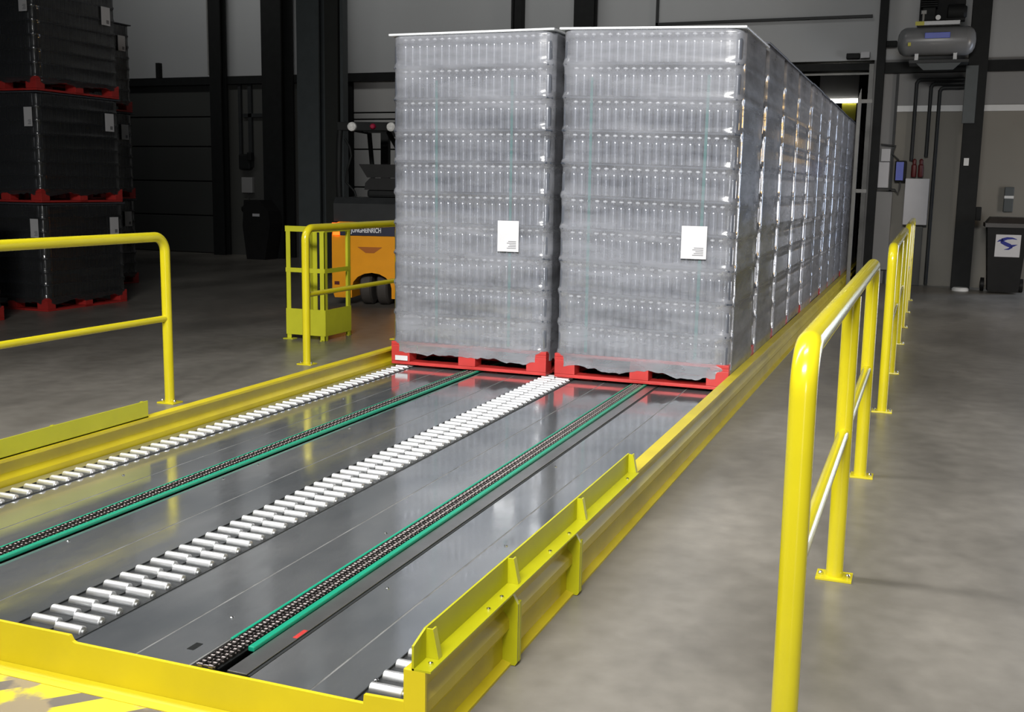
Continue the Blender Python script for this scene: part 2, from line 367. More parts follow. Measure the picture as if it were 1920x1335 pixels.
# ---------------------------------------------------------------- conveyor deck
DY0, DY1 = -4.62, 18.5
dk = thing('conveyor_deck', 'reflective grey steel conveyor deck between the yellow side beams', 'conveyor', (1.225, DY0, FZ))
MB().box(-.02, 2.46, DY0 + .005, DY1, FZ, -.03).build('deck_frame', 'dark_steel', dk)
sb = MB()
for a, b in ((-.02, .044), (.170, .576), (.70, 1.144), (1.394, 1.79), (1.98, 2.298), (2.417, 2.46)): sb.box(a, b, DY0 + .005, DY1, -.03, -.0012)
sb.build('seam_bed', 'seam', dk)
panels = [(-.02, .046), (.168, .406), (.413, .572), (.704, .955), (.962, 1.146), (1.392, 1.603), (1.610, 1.784), (1.982, 2.165), (2.172, 2.30), (2.415, 2.452)]
MB().box(2.3005, 2.452, -2.13, DY1, -.0011, 0.).build('deck_panel', 'deck', dk)
for a, b in panels:
    p = MB().box(a, b, DY0 + .002, DY1 if b < 2.4 else -2.135, -.0011, 0.)
    p.build('deck_panel', 'deck', dk)
bl = MB()
for (x, y) in [(.30, -3.15), (.30, -1.2), (.74, -3.95), (.74, -3.02), (.74, -2.75), (.74, -1.9), (.74, -.9), (2.02, -3.9), (2.22, -3.35), (2.02, -2.2), (1.70, -4.3), (2.30, -4.5), (1.75, -3.4)]:
    MB().lathe([(.007, 0), (.007, .003), (.004, .0045)], (x, y, 0), 10).build('bolt', 'bolt', dk)
MB().box(1.716, 1.738, -4.535, -4.49, .0002, .0012).build('slot', 'black', dk)

def roller_mesh(L):
    r = .0165; c = MB(); c.lathe([(r * .35, -L / 2 - .004), (r * .35, -L / 2), (r * .9, -L / 2), (r, -L / 2 + .002), (r, L / 2 - .002), (r * .9, L / 2), (r * .35, L / 2), (r * .35, L / 2 + .004)], (0, 0, 0), 16, 'x')
    return c.mesh('roller', 'roller')
def roller_track(label, x0, x1, cols, ylast, pitch, L):
    yend = DY1 if ylast > 0 else ylast + .05
    t = thing('roller_track', label, 'roller track', ((x0 + x1) / 2, DY0, -.03))
    f = MB().box(x0, x0 + .003, DY0 + .002, yend, -.002, .004).box(x1 - .003, x1, DY0 + .002, yend, -.002, .004)
    f.box(x0, x1, DY0 + .002, yend, -.0021, -.0012)
    if len(cols) > 1: f.box((x0 + x1) / 2 - .002, (x0 + x1) / 2 + .002, DY0 + .05, DY1, -.002, .003)
    f.build('track_channel', 'dark_steel', t)
    me = roller_mesh(L)
    first = True
    for (cx, ys) in cols:
        y = ys
        while y < ylast:
            o = bpy.data.objects.new('roller', me); COL.objects.link(o); o.parent = t
            o.location = Vector((cx, y, .002)) - t.location
            y += pitch
    return t
roller_track('double staggered row of shiny steel rollers down the middle of the deck, left half', 1.146, 1.268, [(1.212, -4.538)], .12, .0760, .096)
roller_track('double staggered row of shiny steel rollers down the middle of the deck, right half', 1.268, 1.392, [(1.322, -4.560)], .12, .0760, .096)
roller_track('single row of steel rollers along the left yellow beam', .046, .168, [(.107, -4.5)], .10, .0735, .096)
roller_track('short view of steel rollers at the near right corner of the deck', 2.30, 2.415, [(2.357, -4.545)], -2.2, .0760, .096)

# chains
def link_mesh(m=1):
    c = MB(); p = .0190
    for k in range(m):
        y = k * p * 2
        for x in (-.026, -.009, .009, .026):
            for yy, dx in ((y, 0), (y + p, .0035 if x < 0 else -.0035)):
                c.box(x + dx - .0012, x + dx + .0012, yy - .001, yy + p - .002 + .001, -.006, .0065, 0)
        for yy in (y, y + p):
            c.cyl((-.0245, yy, 0), (-.0105, yy, 0), .0058, 8, mi=1)
            c.cyl((.0105, yy, 0), (.0245, yy, 0), .0058, 8, mi=1)
            c.cyl((-.030, yy, 0), (.030, yy, 0), .0030, 8, mi=1)
    return c.mesh('chain_link', ['chain', 'pin'])
def chain(label, cx, y0):
    t = thing('drive_chain', label, 'chain', (cx, y0, -.002))
    MB().box(cx - .034, cx + .034, y0 + .01, DY1, -.0021, .0002).build('chain_bed', 'black', t)
    me = link_mesh(); p = .038
    for k in range(100):
        o = bpy.data.objects.new('chain_link', me); COL.objects.link(o); o.parent = t; o.location = (0, k * p, .010)
    o = bpy.data.objects.new('chain_run', link_mesh(90)); COL.objects.link(o); o.parent = t; o.location = (0, 100 * p, .010); o['kind'] = 'stuff'
    return t
chain('black double roller chain in the left green guide', .628, -4.6)
ch2 = chain('black double roller chain in the right green guide', 1.842, -4.615)
def guide(name, label, x0, x1, y0, h, m='green', bev=.003):
    g = MB().box(x0, x1, y0, DY1, .0003, h, bev=bev); return solo(g, name, m, label, 'guide strip')
guide('guide_strip', 'thin green guide strip on the far side of the left chain', .578, .590, -4.6, .009)
guide('guide_strip', 'thick green guide strip on the near side of the left chain', .667, .689, -4.6, .015, bev=.004)
guide('guide_strip', 'thin green guide strip on the left side of the right chain', 1.794, 1.805, -4.44, .009)
guide('guide_strip', 'thick green guide strip on the right side of the right chain', 1.882, 1.903, -4.48, .015, bev=.004)
g = solo(MB().box(1.906, 1.968, DY0 + .01, DY1, .0003, .004, bev=.001), 'cover_strip', 'alu', 'flat aluminium cover strip right of the right green guide', 'cover strip')
solo(MB().box(1.9705, 1.9795, DY0 + .01, DY1, -.002, .001), 'groove_strip', 'dark_steel', 'dark groove strip between aluminium strip and right deck panels', 'groove strip')
solo(MB().box(1.952, 1.967, -4.36, -4.30, .0041, .0046), 'tag', 'red', 'small faded red mark on the aluminium strip near the front', 'mark')

# front plate
fp = MB()
prof = [(-.6, FZ), (2.45, FZ), (2.45, .03), (2.335, .027), (2.333, .002), (1.405, .002), (1.395, .006), (1.385, .022), (-.6, .022)]
fp.prism(prof, 1, DY0 - .012, DY0)
fpo = solo(fp, 'front_plate', 'front', 'bright yellow steel plate across the front end of the conveyor', 'front plate', origin=(1.1, DY0 - .006, FZ))
lip = MB(); lip.prism([(DY0 - .013, FZ + .001), (DY0 - .013, FZ + .02), (DY0 - .035, FZ + .012), (DY0 - .06, FZ + .008), (DY0 - .06, FZ + .001)], 0, -.6, 2.62)
solo(lip, 'floor_lip', 'front', 'narrow bright yellow kick strip at the foot of the front plate', 'kick strip')
hz = MB(); hz.box(-.6, 2.6, DY0 - .42, DY0 - .06, FZ + .001, FZ + .006)
solo(hz, 'floor_marking', 'hazard', 'worn yellow floor strip with dark hazard stripes in the near left corner', 'floor marking')

# side beams
def beam_profile(s, xc):
    out = [(.045, .12), (.045, .106), (.016, .096), (.014, .050), (.034, .026), (.034, -.004), (.014, -.034), (.014, -.104), (.042, -.112), (.042, FZ)]
    inn = [(-.014, .112), (-.012, .05), (-.022, .026), (-.022, -.004), (-.012, -.03), (-.012, FZ)]
    return [(xc + s * x, z) for x, z in [(-.014, .12)] + out] + [(xc + s * x, z) for x, z in reversed(inn)]
def beam(label, s, xc, y0):
    t = thing('side_beam', label, 'beam', (xc, y0, FZ))
    MB().prism(beam_profile(s, xc), 1, y0 + .012, DY1).build('beam_section', 'beam', t)
    a, b = sorted((xc - s * .014, xc + s * .046))
    MB().box(a, b, y0, y0 + .012, FZ, .122, bev=.002).build('end_plate', 'front', t)
    return t
rb = beam('yellow profiled steel side beam along the right edge of the conveyor', 1, 2.465, -4.64)
for y in (-4.035, -3.42):
    r = MB(); r.prism([(2.466, FZ + .002), (2.520, FZ + .002), (2.526, FZ + .012), (2.526, .075), (2.508, .108), (2.466, .108)], 1, y, y + .014)
    r.box(2.500, 2.527, y + .014, y + .03, FZ + .012, .08); r.build('stiffener', 'guard', rb)
# left beam is seen from its profiled inner face
lb = beam('yellow profiled steel side beam along the left edge of the conveyor', 1, -.066, -4.64)

def guard(label, xp, s, y0, y1, gus):
    # bent plate on the beam, stiffened by gussets with a folded edge
    t = thing('guard_bracket', label, 'guard', (xp, y0, .122))
    a, b = sorted((xp, xp + s * .006))
    MB().prism([(y0, .1215), (y1, .1215), (y1, .206), (y0 + .07, .206), (y0, .185)], 0, a, b).build('guard_plate', 'guard', t)
    a, b = sorted((xp, xp + s * .052))
    MB().box(a, b, y0, y1, .1212, .1265).build('guard_flange', 'guard', t)
    for y in gus:
        g = MB().prism([(xp + s * .0061, .1268), (xp + s * .036, .1268), (xp + s * .020, .204), (xp + s * .0061, .204)], 1, y, y + .006)
        g.prism([(xp + s * .0361, .1268), (xp + s * .041, .1268), (xp + s * .025, .204), (xp + s * .0201, .204)], 1, y, y + .022).build('gusset', 'guard', t)
    for y in (y0 + .04, y0 + .42, y0 + .52, y0 + .95, y0 + 1.15, y1 - .12):
        MB().lathe([(.007, 0), (.007, .005), (.003, .007)], (xp + s * .033, y, .1265), 6).build('bolt', 'bolt', t)
    return t
guard('yellow-green guard plate with triangular gussets on the near end of the right beam', 2.474, 1, -4.64, -2.60, (-4.57, -4.005, -3.32, -2.61))
guard('plain yellow-green guard plate on the near end of the left beam', -.035, -1, -4.9, -2.57, (-4.5, -3.9, -3.2, -2.6))

# ---------------------------------------------------------------- yellow safety rails
RT, RM, RR = .957, .435, .031
def base_plate(t, x, y, post):
    MB().box(x - .065, x + .065, y - .05, y + .05, FZ, FZ + .010, bev=.002).build('base_plate', 'rail', t)
    for dx in (-.048, .048):
        MB().lathe([(.009, 0), (.009, .009), (.005, .014)], (x + dx, y - .012, FZ + .010), 6).build('bolt', 'bolt', t)
def railing(label, x, ys, group=None):
    t = thing('safety_rail', label, 'safety rail', (x, ys[0], FZ), group)
    R = .095; pts = []
    y0, y1 = ys[0], ys[-1]
    zt = RT - R
    pts.append((x, y0, zt - .02)); pts.append((x, y0, zt))
    for k in range(1, 9): th = PI / 2 * k / 8; pts.append((x, y0 + R - R * math.cos(th), zt + R * math.sin(th)))
    for k in range(0, 9): th = PI / 2 * k / 8; pts.append((x, y1 - R + R * math.sin(th), zt + R * math.cos(th)))
    pts.append((x, y1, zt - .02))
    MB().tube(pts, RR, 36, caps=False).build('top_rail', 'rail', t)
    for i, y in enumerate(ys):
        top = zt - .0199 if y in (y0, y1) else RT - RR * .6
        p = MB().cyl((x, y, FZ + .009), (x, y, top), RR, 36, caps=False).build('post', 'rail', t)
        base_plate(t, x, y, p)
    MB().cyl((x, y0 + .02, RM), (x, y1 - .02, RM), .021, 16).build('mid_rail', 'rail', t)
    return t
railing('long yellow tube safety rail nearest the camera on the right', 3.350, [-4.43, -2.86, -1.30])
railing('second yellow tube safety rail on the right, beyond the nearest one', 3.385, [.47, 2.11, 3.93])
railing('farthest yellow tube safety rail on the right, close to the back wall', 3.39, [5.3, 6.9, 8.5])
railing('yellow tube safety rail on the left in front of the pallet stacks', -.935, [-4.5, -2.90, -1.285])
railing('yellow tube safety rail left of the front wrapped load, in front of the orange truck', -.955, [.41, 2.0, 3.6])

# yellow post guard (angle iron cage)
t = thing('column_guard', 'small yellow angle-iron guard frame standing left of the orange truck', 'guard frame', (-1.69, 1.81, FZ))
cx0, cx1, cy0, cy1, cz1 = -1.895, -1.485, 1.58, 2.05, .92
def angle(x, y, sx, sy, z0, z1):
    c = MB(); a = sorted((x, x + sx * .05)); b = sorted((y, y + sy * .05))
    c.box(a[0], a[1], *sorted((y, y + sy * .006)), z0, z1); c.box(*sorted((x, x + sx * .006)), b[0], b[1], z0, z1); return c
for x, y, sx, sy in ((cx0, cy0, 1, 1), (cx1, cy0, -1, 1), (cx1, cy1, -1, -1), (cx0, cy1, 1, -1)):
    angle(x, y, sx, sy, FZ, cz1).build('corner_post', 'cage', t)
    MB().box(x - .03 + sx * .01, x + .05 * sx + .03, y - .03, y + .05, FZ, FZ + .008).build('foot_plate', 'cage', t)
for z0, z1 in ((cz1 - .05, cz1), (.50, .54)):
    MB().box(cx0, cx1, cy0 - .002, cy0 + .008, z0, z1).build('front_bar', 'cage', t)
    MB().box(cx1 - .006, cx1 + .002, cy0, cy1, z0, z1).build('side_bar', 'cage', t)
MB().box(cx0, cx1, cy0 - .004, cy0 + .006, -.075, .165).build('kick_panel', 'cage', t)
MB().box(cx1 - .004, cx1 + .004, cy0, cy1, -.075, .165).build('kick_panel', 'cage', t)

# ---------------------------------------------------------------- wrapped loads
def bottle_prof(h, r):
    return [(r * .8, 0), (r, .006), (r, h * .62), (r * .96, h * .67), (r * .84, h * .72), (r * .60, h * .765), (r * .42, h * .79), (r * .38, h * .985)]
def can_prof(h, r):
    return [(r * .8, 0), (r, .006), (r, h * .88), (r * .86, h * .96), (r * .86, h * .985)]
def layer_mesh(w, d, h, nx, ny, prof, mats, tilt=0.):
    c = MB(); rx, ry = w / nx / 2, d / ny / 2; r = min(rx, ry) * .97
    pf = prof(h - .006, r)
    pos = []
    for i in range(nx):
        x = -w / 2 + rx * (2 * i + 1)
        pos += [(x, -d / 2 + ry), (x, d / 2 - ry)]
    for j in range(1, ny - 1):
        y = -d / 2 + ry * (2 * j + 1)
        pos += [(-w / 2 + rx, y), (w / 2 - rx, y)]
    for x, y in pos:
        c.lathe(pf, (x, y, 0), 12, mi=0)
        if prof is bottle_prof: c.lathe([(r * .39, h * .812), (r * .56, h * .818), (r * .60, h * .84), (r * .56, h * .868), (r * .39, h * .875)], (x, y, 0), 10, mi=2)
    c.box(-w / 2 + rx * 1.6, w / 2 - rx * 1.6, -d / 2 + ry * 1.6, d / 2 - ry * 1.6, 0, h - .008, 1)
    if tilt:
        for v in c.bm.verts: v.co.z += tilt * (v.co.x + w / 2)
    return c.mesh('bottle_layer', mats)
def film_mesh(w, d, zb, zt, levels, seed, mat_, bulge=.0025, tilt=0., skirt=.05, puff=.0):
    c = MB(); rc = .068; st = .024
    per = []
    def seg(x0, y0, x1, y1):
        n = max(2, int(math.hypot(x1 - x0, y1 - y0) / st))
        for i in range(n): per.append((x0 + (x1 - x0) * i / n, y0 + (y1 - y0) * i / n, None))
    hw, hd = w / 2, d / 2
    def arc(cx, cy, a0):
        for i in range(7):
            a = a0 + PI / 2 * i / 7; per.append((cx + rc * math.cos(a), cy + rc * math.sin(a), a))
    seg(-hw + rc, -hd, hw - rc, -hd); arc(hw - rc, -hd + rc, -PI / 2)
    seg(hw, -hd + rc, hw, hd - rc); arc(hw - rc, hd - rc, 0)
    seg(hw - rc, hd, -hw + rc, hd); arc(-hw + rc, hd - rc, PI / 2)
    seg(-hw, hd - rc, -hw, -hd + rc); arc(-hw + rc, -hd + rc, PI)
    rows = int((zt - zb) / .019); rings = []
    n = len(per)
    for k in range(rows + 1):
        z = zb + (zt - zb) * k / rows; ring = []
        lv = min(abs(z - q) for q in levels)
        bump = math.exp(-(lv / .018) ** 2)
        for x, y, a in per:
            L = math.hypot(x / hw, y / hd)
            # outward normal
            if a is not None: nx, ny = math.cos(a), math.sin(a)
            elif abs(abs(y) - hd) < 1e-6: nx, ny = 0, math.copysign(1, y)
            else: nx, ny = math.copysign(1, x), 0
            s = noise.noise(Vector((x * 2.2 + seed * 7, y * 2.2, z * 9 + x * .9))) * .0036 + noise.noise(Vector((x * 5 + seed, y * 5, z * 30))) * .0008
            o = .003 + bulge * bump + s * (1 - .4 * bump)
            if a is not None: o += .002 - .010 * (1 - bump)
            zz = z
            if k < 3:
                rag = noise.noise(Vector((x * 5 + seed * 3, y * 5, 1.7))) * .6 + noise.noise(Vector((x * 21 + seed, y * 21, 4.))) * .35
                zz = z + (3 - k) / 3 * rag * skirt
            ring.append(c.v((x + nx * o, y + ny * o, zz + tilt * (x + hw))))
        rings.append(ring)
    top = []
    for x, y, a in per: top.append(c.v((x * .93, y * .93, zt + .006 + tilt * (x + hw))))
    rings.append(top)
    for A, B in zip(rings, rings[1:]):
        for i in range(n):
            f = c.bm.faces.new([A[i], A[(i + 1) % n], B[(i + 1) % n], B[i]]); f.smooth = True
    return c.mesh('stretch_film', mat_)

def add(name, me, parent, loc=(0, 0, 0)):
    o = bpy.data.objects.new(name, me); COL.objects.link(o); o.parent = parent; o.location = loc; return o
def mesh_box(name, m, *a, bev=0.): return MB().box(*a, bev=bev).mesh(name, m)

def make_load(w, d, ph, n, lh, nx, ny, prof, mats, film, seed, label, cat='wrapped load', group=None, tilt=0., long_x=True, straps=(), labels=(), bulge=.0025):
    t = thing('wrapped_load', label, cat, (0, 0, 0), group)
    hw, hd = w / 2, d / 2
    # pallet: top deck is the part, its blocks and runners are sub-parts
    td = MB(); nb = 7
    for i in range(nb):
        y = -hd + (d - .12) * i / (nb - 1); td.box(-hw, hw, y, y + .12, ph - .022, ph, bev=.003)
    for x in (-hw, -.06, hw - .12): td.box(x, x + .12, -hd, hd, ph - .042, ph - .0225)
    pal = add('pallet', td.mesh('pallet', 'red'), t)
    bw = .145
    for x0, x1 in ((-hw, -hw + bw), (-.065, .065), (hw - bw, hw)):
        for y0, y1 in ((-hd, -hd + .12), (-.06, .06), (hd - .12, hd)):
            add('block', mesh_box('block', 'red', x0, x1, y0, y1, .0225, ph - .0425, bev=.004), pal)
    for y in (-hd, -.06, hd - .12): add('bottom_board', mesh_box('bottom_board', 'red', -hw, hw, y, y + .12, 0, .022, bev=.004), pal)
    for x in (-hw, hw - .12): add('bottom_board', mesh_box('bottom_board', 'red', x, x + .12, -hd + .121, hd - .121, .001, .022), pal)
    inset = .012
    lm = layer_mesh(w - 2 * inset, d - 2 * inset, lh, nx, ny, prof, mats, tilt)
    ax, ay, k = hw - .003, hd - .002, .03
    sh = MB().prism([(-ax, -ay + k), (-ax + k, -ay), (ax - k, -ay), (ax, -ay + k), (ax, ay - k), (ax - k, ay), (-ax + k, ay), (-ax, ay - k)], 2, -.010, 0)
    if tilt:
        for v in sh.bm.verts: v.co.z += tilt * (v.co.x + hw)
    sm = sh.mesh('divider_sheet', 'sheet')
    levels = [ph + lh * k for k in range(1, n + 1)]
    for k in range(n):
        add('bottle_layer', lm, t, (0, 0, ph + lh * k + .002))
        if k < n - 1: add('divider_sheet', sm, t, (0, 0, ph + lh * (k + 1)))
    top = ph + n * lh
    tp = MB().box(-hw - .014, hw + .014, -hd - .014, hd + .014, 0, .016, bev=.006)
    if tilt:
        for v in tp.bm.verts: v.co.z += tilt * (v.co.x + hw)
    add('top_sheet', tp.mesh('top_sheet', 'topsheet' if seed < 3 else 'core'), t, (0, 0, top - .006))
    add('stretch_film', film_mesh(w, d, .085, top - .008, levels[:-1] + [ph], seed, film, bulge, tilt), t)
    for sx, lean in straps:
        s = MB(); s.face([(sx - .011, -hd - .0005, ph + .02), (sx + .011, -hd - .0005, ph + .02), (sx + .009 + lean, -hd - .0005, top - lh * 1.45), (sx - .009 + lean, -hd - .0005, top - lh * 1.45)])
        s.box(sx - .008, sx + .008, -hd - .002, -hd + .001, ph + .02, ph + .03)
        add('strap', s.mesh('strap', 'strap'), t)
    for (side, u, z, lw, lhh) in labels:
        L = MB()
        if side == 'front':
            y = -hd - .024; L.box(u, u + lw, y, y + .002, z, z + lhh, 0)
            for k in range(5): L.box(u + lw * (.45 + .06 * (k % 3)), u + lw * .88, y - .0006, y, z + lhh * (.1 + .055 * k), z + lhh * (.125 + .055 * k), 1)
        else:
            x = hw + .022; L.box(x, x + .002, u, u + lw, z, z + lhh, 0)
            L.box(x + .002, x + .0026, u + lw * .55, u + lw * .85, z + lhh * .1, z + lhh * .3, 1)
        add('paper_label', L.mesh('paper_label', ['paper', 'ink']), t)
    return t
BZ = .0195
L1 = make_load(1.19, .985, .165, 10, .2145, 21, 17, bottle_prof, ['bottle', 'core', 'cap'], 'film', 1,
    'front load of the left row, film-wrapped bottles on a red pallet', straps=((-.235, -.01), (.315, 0)),
    labels=(('front', .233, .865 - BZ, .155, .21),))
L1.location = (.600, .505, BZ)
add('pallet_sticker', mesh_box('pallet_sticker', 'paper', -.56, -.46, -.5022, -.5002, .03, .065), [c for c in L1.children if c.name.startswith('pallet')][0])
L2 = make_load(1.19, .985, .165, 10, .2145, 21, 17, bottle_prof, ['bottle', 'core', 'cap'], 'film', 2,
    'front load of the right row, film-wrapped bottles on a red pallet', tilt=-.026, straps=((-.375, -.005), (.37, .015)),
    labels=(('front', .255, .865 - BZ, .165, .21),))
L2.location = (1.852, .505, BZ)
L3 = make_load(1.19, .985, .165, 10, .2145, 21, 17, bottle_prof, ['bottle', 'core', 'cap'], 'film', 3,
    'second load of the right row, directly behind the front one', group='wrapped loads on the conveyor')
L3.location = (1.850, 1.525, BZ); L1['group'] = L2['group'] = L3['group'] = 'wrapped loads on the conveyor'
index_kids(L3)
ORD = ['third', 'fourth', 'fifth', 'sixth', 'seventh', 'eighth', 'ninth', 'tenth', 'eleventh', 'twelfth', 'thirteenth']
for k, nm in enumerate(ORD):
    c = copy_tree(L3); c.location = (1.850 + random.uniform(-.008, .008), .505 + 1.02 * (k + 2), BZ)
    c['label'] = '%s load of the right row counted from the front, wrapped bottles on red pallet' % nm
c = copy_tree(L3); c.location = (.600, 1.525, BZ); c['label'] = 'second load of the left row, behind the front left wrapped load'

# darker stacked loads on the left
D0 = make_load(1.0, 1.25, .145, 7, .1445, 17, 21, can_prof, ['can', 'darkcore'], 'film_dark', 5,
    'bottom load of the three-high pallet stack at the left', group='dark stacked loads', bulge=.004,
    labels=(('front', .34, .80, .11, .20), ('side', .36, .80, .14, .20)))
index_kids(D0)
TH = .145 + 7 * .1445 + .018
D0.location = (-5.77, 2.755, FZ)
for k, nm in ((1, 'middle load of the three-high pallet stack at the left, between two red pallets'), (2, 'top load of the three-high pallet stack at the left, cut off by the frame')):
    c = copy_tree(D0); c.location = (-5.77 + random.uniform(-.01, .01), 2.755, FZ + TH * k); c['label'] = nm
for k, nm in enumerate(('bottom', 'middle', 'top')):
    c = copy_tree(D0); c.location = (-7.27, 4.75, FZ + TH * k); c['label'] = '%s load of the stack half hidden behind the left stack' % nm
c = copy_tree(D0); c.location = (-5.62, .77, FZ); c['label'] = 'single dark load at the left frame edge, mostly behind the yellow rail'

# ---------------------------------------------------------------- orange forklift (rear view)
fk = thing('forklift', 'orange counterbalance truck parked beside the wrapped loads, rear towards camera', 'forklift', (-2.55, 4.55, FZ), None, .22)
def fpart(mb, name, m, parent=None):
    o = bpy.data.objects.new(name, mb.mesh(name, m)); COL.objects.link(o); o.parent = parent or fk; return o
def arch(x0, x1, z0, z1, cut0, cut1, cutz):
    p = [(x0 + .03, z0), (cut0, z0)]
    for k in range(9):
        a = PI - PI * k / 8; cx = (cut0 + cut1) / 2; p.append((cx + (cut1 - cut0) / 2 * math.cos(a), z0 + .12 + (cutz - z0 - .12) * math.sin(a)))
    p += [(cut1, z0), (x1 - .03, z0), (x1, z0 + .1), (x1, z1 - .16), (x1 - .03, z1 - .03), (x1 - .09, z1), (x0 + .09, z1), (x0 + .03, z1 - .03), (x0, z1 - .16), (x0, z0 + .1)]
    return p
cw = MB(); cw.prism(arch(-.46, .46, .10, .99, -.22, .26, .40), 1, -.28, .55)
cwo = fpart(cw, 'counterweight', 'orange')
fpart(MB().box(-.36, .36, -.292, -.279, .83, .955, bev=.004), 'name_band', 'navy', cwo)
cu = bpy.data.curves.new('lettering', 'FONT'); cu.body = 'JUNGHEINRICH'; cu.size = .078; cu.extrude = .002; cu.align_x = 'CENTER'; cu.align_y = 'CENTER'; cu.offset = .002
tmp = bpy.data.objects.new('lettering_curve', cu); COL.objects.link(tmp); bpy.context.view_layer.update()
me = bpy.data.meshes.new_from_object(tmp); bpy.data.objects.remove(tmp); me.name = 'lettering'
me.materials.clear(); me.materials.append(M['silver_text'])
me.transform(Matrix.Translation((-.04, -.2945, .892)) @ Matrix.Rotation(PI / 2, 4, 'X') @ Matrix.Scale(.66, 4, (1, 0, 0)))
lt = bpy.data.objects.new('lettering', me); COL.objects.link(lt); lt.parent = cwo
for s in (-1, 1):
    fpart(MB().prism([(s * .36, .832), (s * .44, .832), (s * .452, .975), (s * .375, .975)], 1, -.296, -.27), 'tail_lamp', 'tail')
    fpart(MB().box(s * .40 - .03, s * .40 + .03, -.284, -.279, .25, .29), 'reflector', 'darkred')
fpart(MB().prism([(-.15, .70), (.15, .70), (.05, .63), (-.05, .63)], 1, -.283, -.2795), 'tow_recess_shade', 'orange_dark', cwo)  # flat plate; the recess shade is put into its darker orange
for x in (-.09, .11):
    fpart(MB().lathe([(.13, -.075), (.19, -.07), (.215, -.05), (.215, .05), (.19, .07), (.13, .075)], (x, .03, .215), 24, 'x'), 'rear_wheel', 'rubber')
for x in (-.42, .42):
    fpart(MB().lathe([(.13, -.08), (.20, -.075), (.22, -.05), (.22, .05), (.20, .075), (.13, .08)], (x, 1.35, .22), 24, 'x'), 'front_wheel', 'rubber')
fpart(MB().box(-.46, .46, .56, 1.25, .12, .75, bev=.03), 'chassis', 'black')
fpart(MB().prism([(-.26, .992), (.55, .992), (.60, 1.10), (.52, 1.27), (-.20, 1.27), (-.27, 1.20)], 0, -.44, .44), 'battery_hood', 'dark_steel')
fpart(MB().box(-.13, .30, .05, .50, 1.272, 1.36, bev=.03), 'seat', 'black')
fpart(MB().prism([(-.15, 1.36), (.34, 1.36), (.33, 1.46), (.22, 1.50), (-.08, 1.50), (-.14, 1.44)], 1, .02, .12), 'seat_back', 'bin')
fpart(MB().prism([(-.12, 1.505), (.26, 1.505), (.33, 1.62), (.30, 1.66), (-.22, 1.66)], 1, .03, .09), 'headrest', 'bin')
ra = MB(); ra.box(-.44, .44, -.12, -.05, 2.04, 2.14, bev=.01).box(-.44, -.38, -.05, 1.15, 2.06, 2.12).box(.38, .44, -.05, 1.15, 2.06, 2.12)
for k in range(5): ra.box(-.38, .38, .12 + .22 * k, .15 + .22 * k, 2.07, 2.11)
gr = fpart(ra, 'overhead_guard', 'black')
for x in (-.41, .41):
    fpart(MB().tube([(x, -.08, 2.05), (x, -.12, 1.9), (x, -.15, 1.5), (x, -.13, 1.275)], .035, 10), 'guard_pillar', 'black', gr)
    fpart(MB().tube([(x, 1.15, 2.08), (x, 1.3, 1.6), (x, 1.42, .8)], .03, 10), 'guard_pillar', 'black', gr)
for x in (-.25, .22):
    fpart(MB().lathe([(.055, 0), (.05, -.03), (.03, -.04)], (x, -.125, 2.085), 16, 'y'), 'work_lamp', 'lamp_lens', gr)
fpart(MB().lathe([(.035, 0), (.03, -.03), (.02, -.04)], (0, -.125, 2.09), 14, 'y'), 'warning_lamp', 'red_lens', gr)
fpart(MB().tube([(.1, .2, 2.04), (.14, .5, 1.85), (.22, .9, 1.5), (.26, 1.0, 1.28)], .03, 8), 'steering_column', 'black')
fpart(MB().tube([(-.36, -.05, 1.95), (-.30, -.06, 1.85), (-.28, -.07, 1.75), (-.33, -.06, 1.6), (-.36, -.03, 1.45), (-.26, -.02, 1.34), (-.24, -.02, 1.28)], .014, 8), 'hose', 'black')
ms = MB()
for x in (-.32, .32): ms.box(x - .05, x + .05, 1.55, 1.68, .08, 2.15)
for z in (.5, 1.3, 2.05): ms.box(-.27, .27, 1.58, 1.64, z, z + .08)
fpart(ms, 'mast', 'black')
for x in (-.25, .25): fpart(MB().prism([(1.70, .06), (1.74, .06), (1.745, .5), (1.70, .5)], 0, x - .05, x + .05).box(x - .05, x + .05, 1.74, 2.7, .06, .10), 'fork', 'dark_steel')

# ---------------------------------------------------------------- background equipment
solo(MB().prism([(-8.32, FZ), (-7.92, FZ), (-7.80, .55), (-7.84, .78), (-8.02, .98), (-8.36, .98), (-8.40, .5)], 1, 10.2, 10.6).box(-8.17, -8.02, 10.19, 10.2, .68, .73, 1).lathe([(.05, 0), (.08, .04), (.08, .10), (.03, .14)], (-8.46, 10.4, .74), 12),
     'floor_cleaner', ['bin', 'white'], 'black machine with a small pale plate at the foot of the black column', 'machine')
t = thing('wall_socket_unit', 'dark socket unit over a grey box on the dark left wall', 'socket unit', (-8.95, WY - .1, .9))
MB().box(-9.08, -8.82, WY - .12, WY, 1.55, 1.85, bev=.03).box(-8.86, -8.76, WY - .16, WY - .05, 1.72, 1.88, bev=.02).build('plug_head', 'black', t)
MB().box(-9.05, -8.80, WY - .08, WY, 1.10, 1.40, bev=.01).build('junction_box', 'wall_mid', t)
MB().tube([(-8.93, WY - .02, 1.10), (-8.93, WY - .02, FZ + .01)], .012, 8).build('cable', 'cable', t)

solo(MB().box(-11.0, -10.92, WY - .1, WY, 3.33, 3.62), 'pipe_stub', 'black', 'short black upright stub on the girt over the dark door', 'stub')
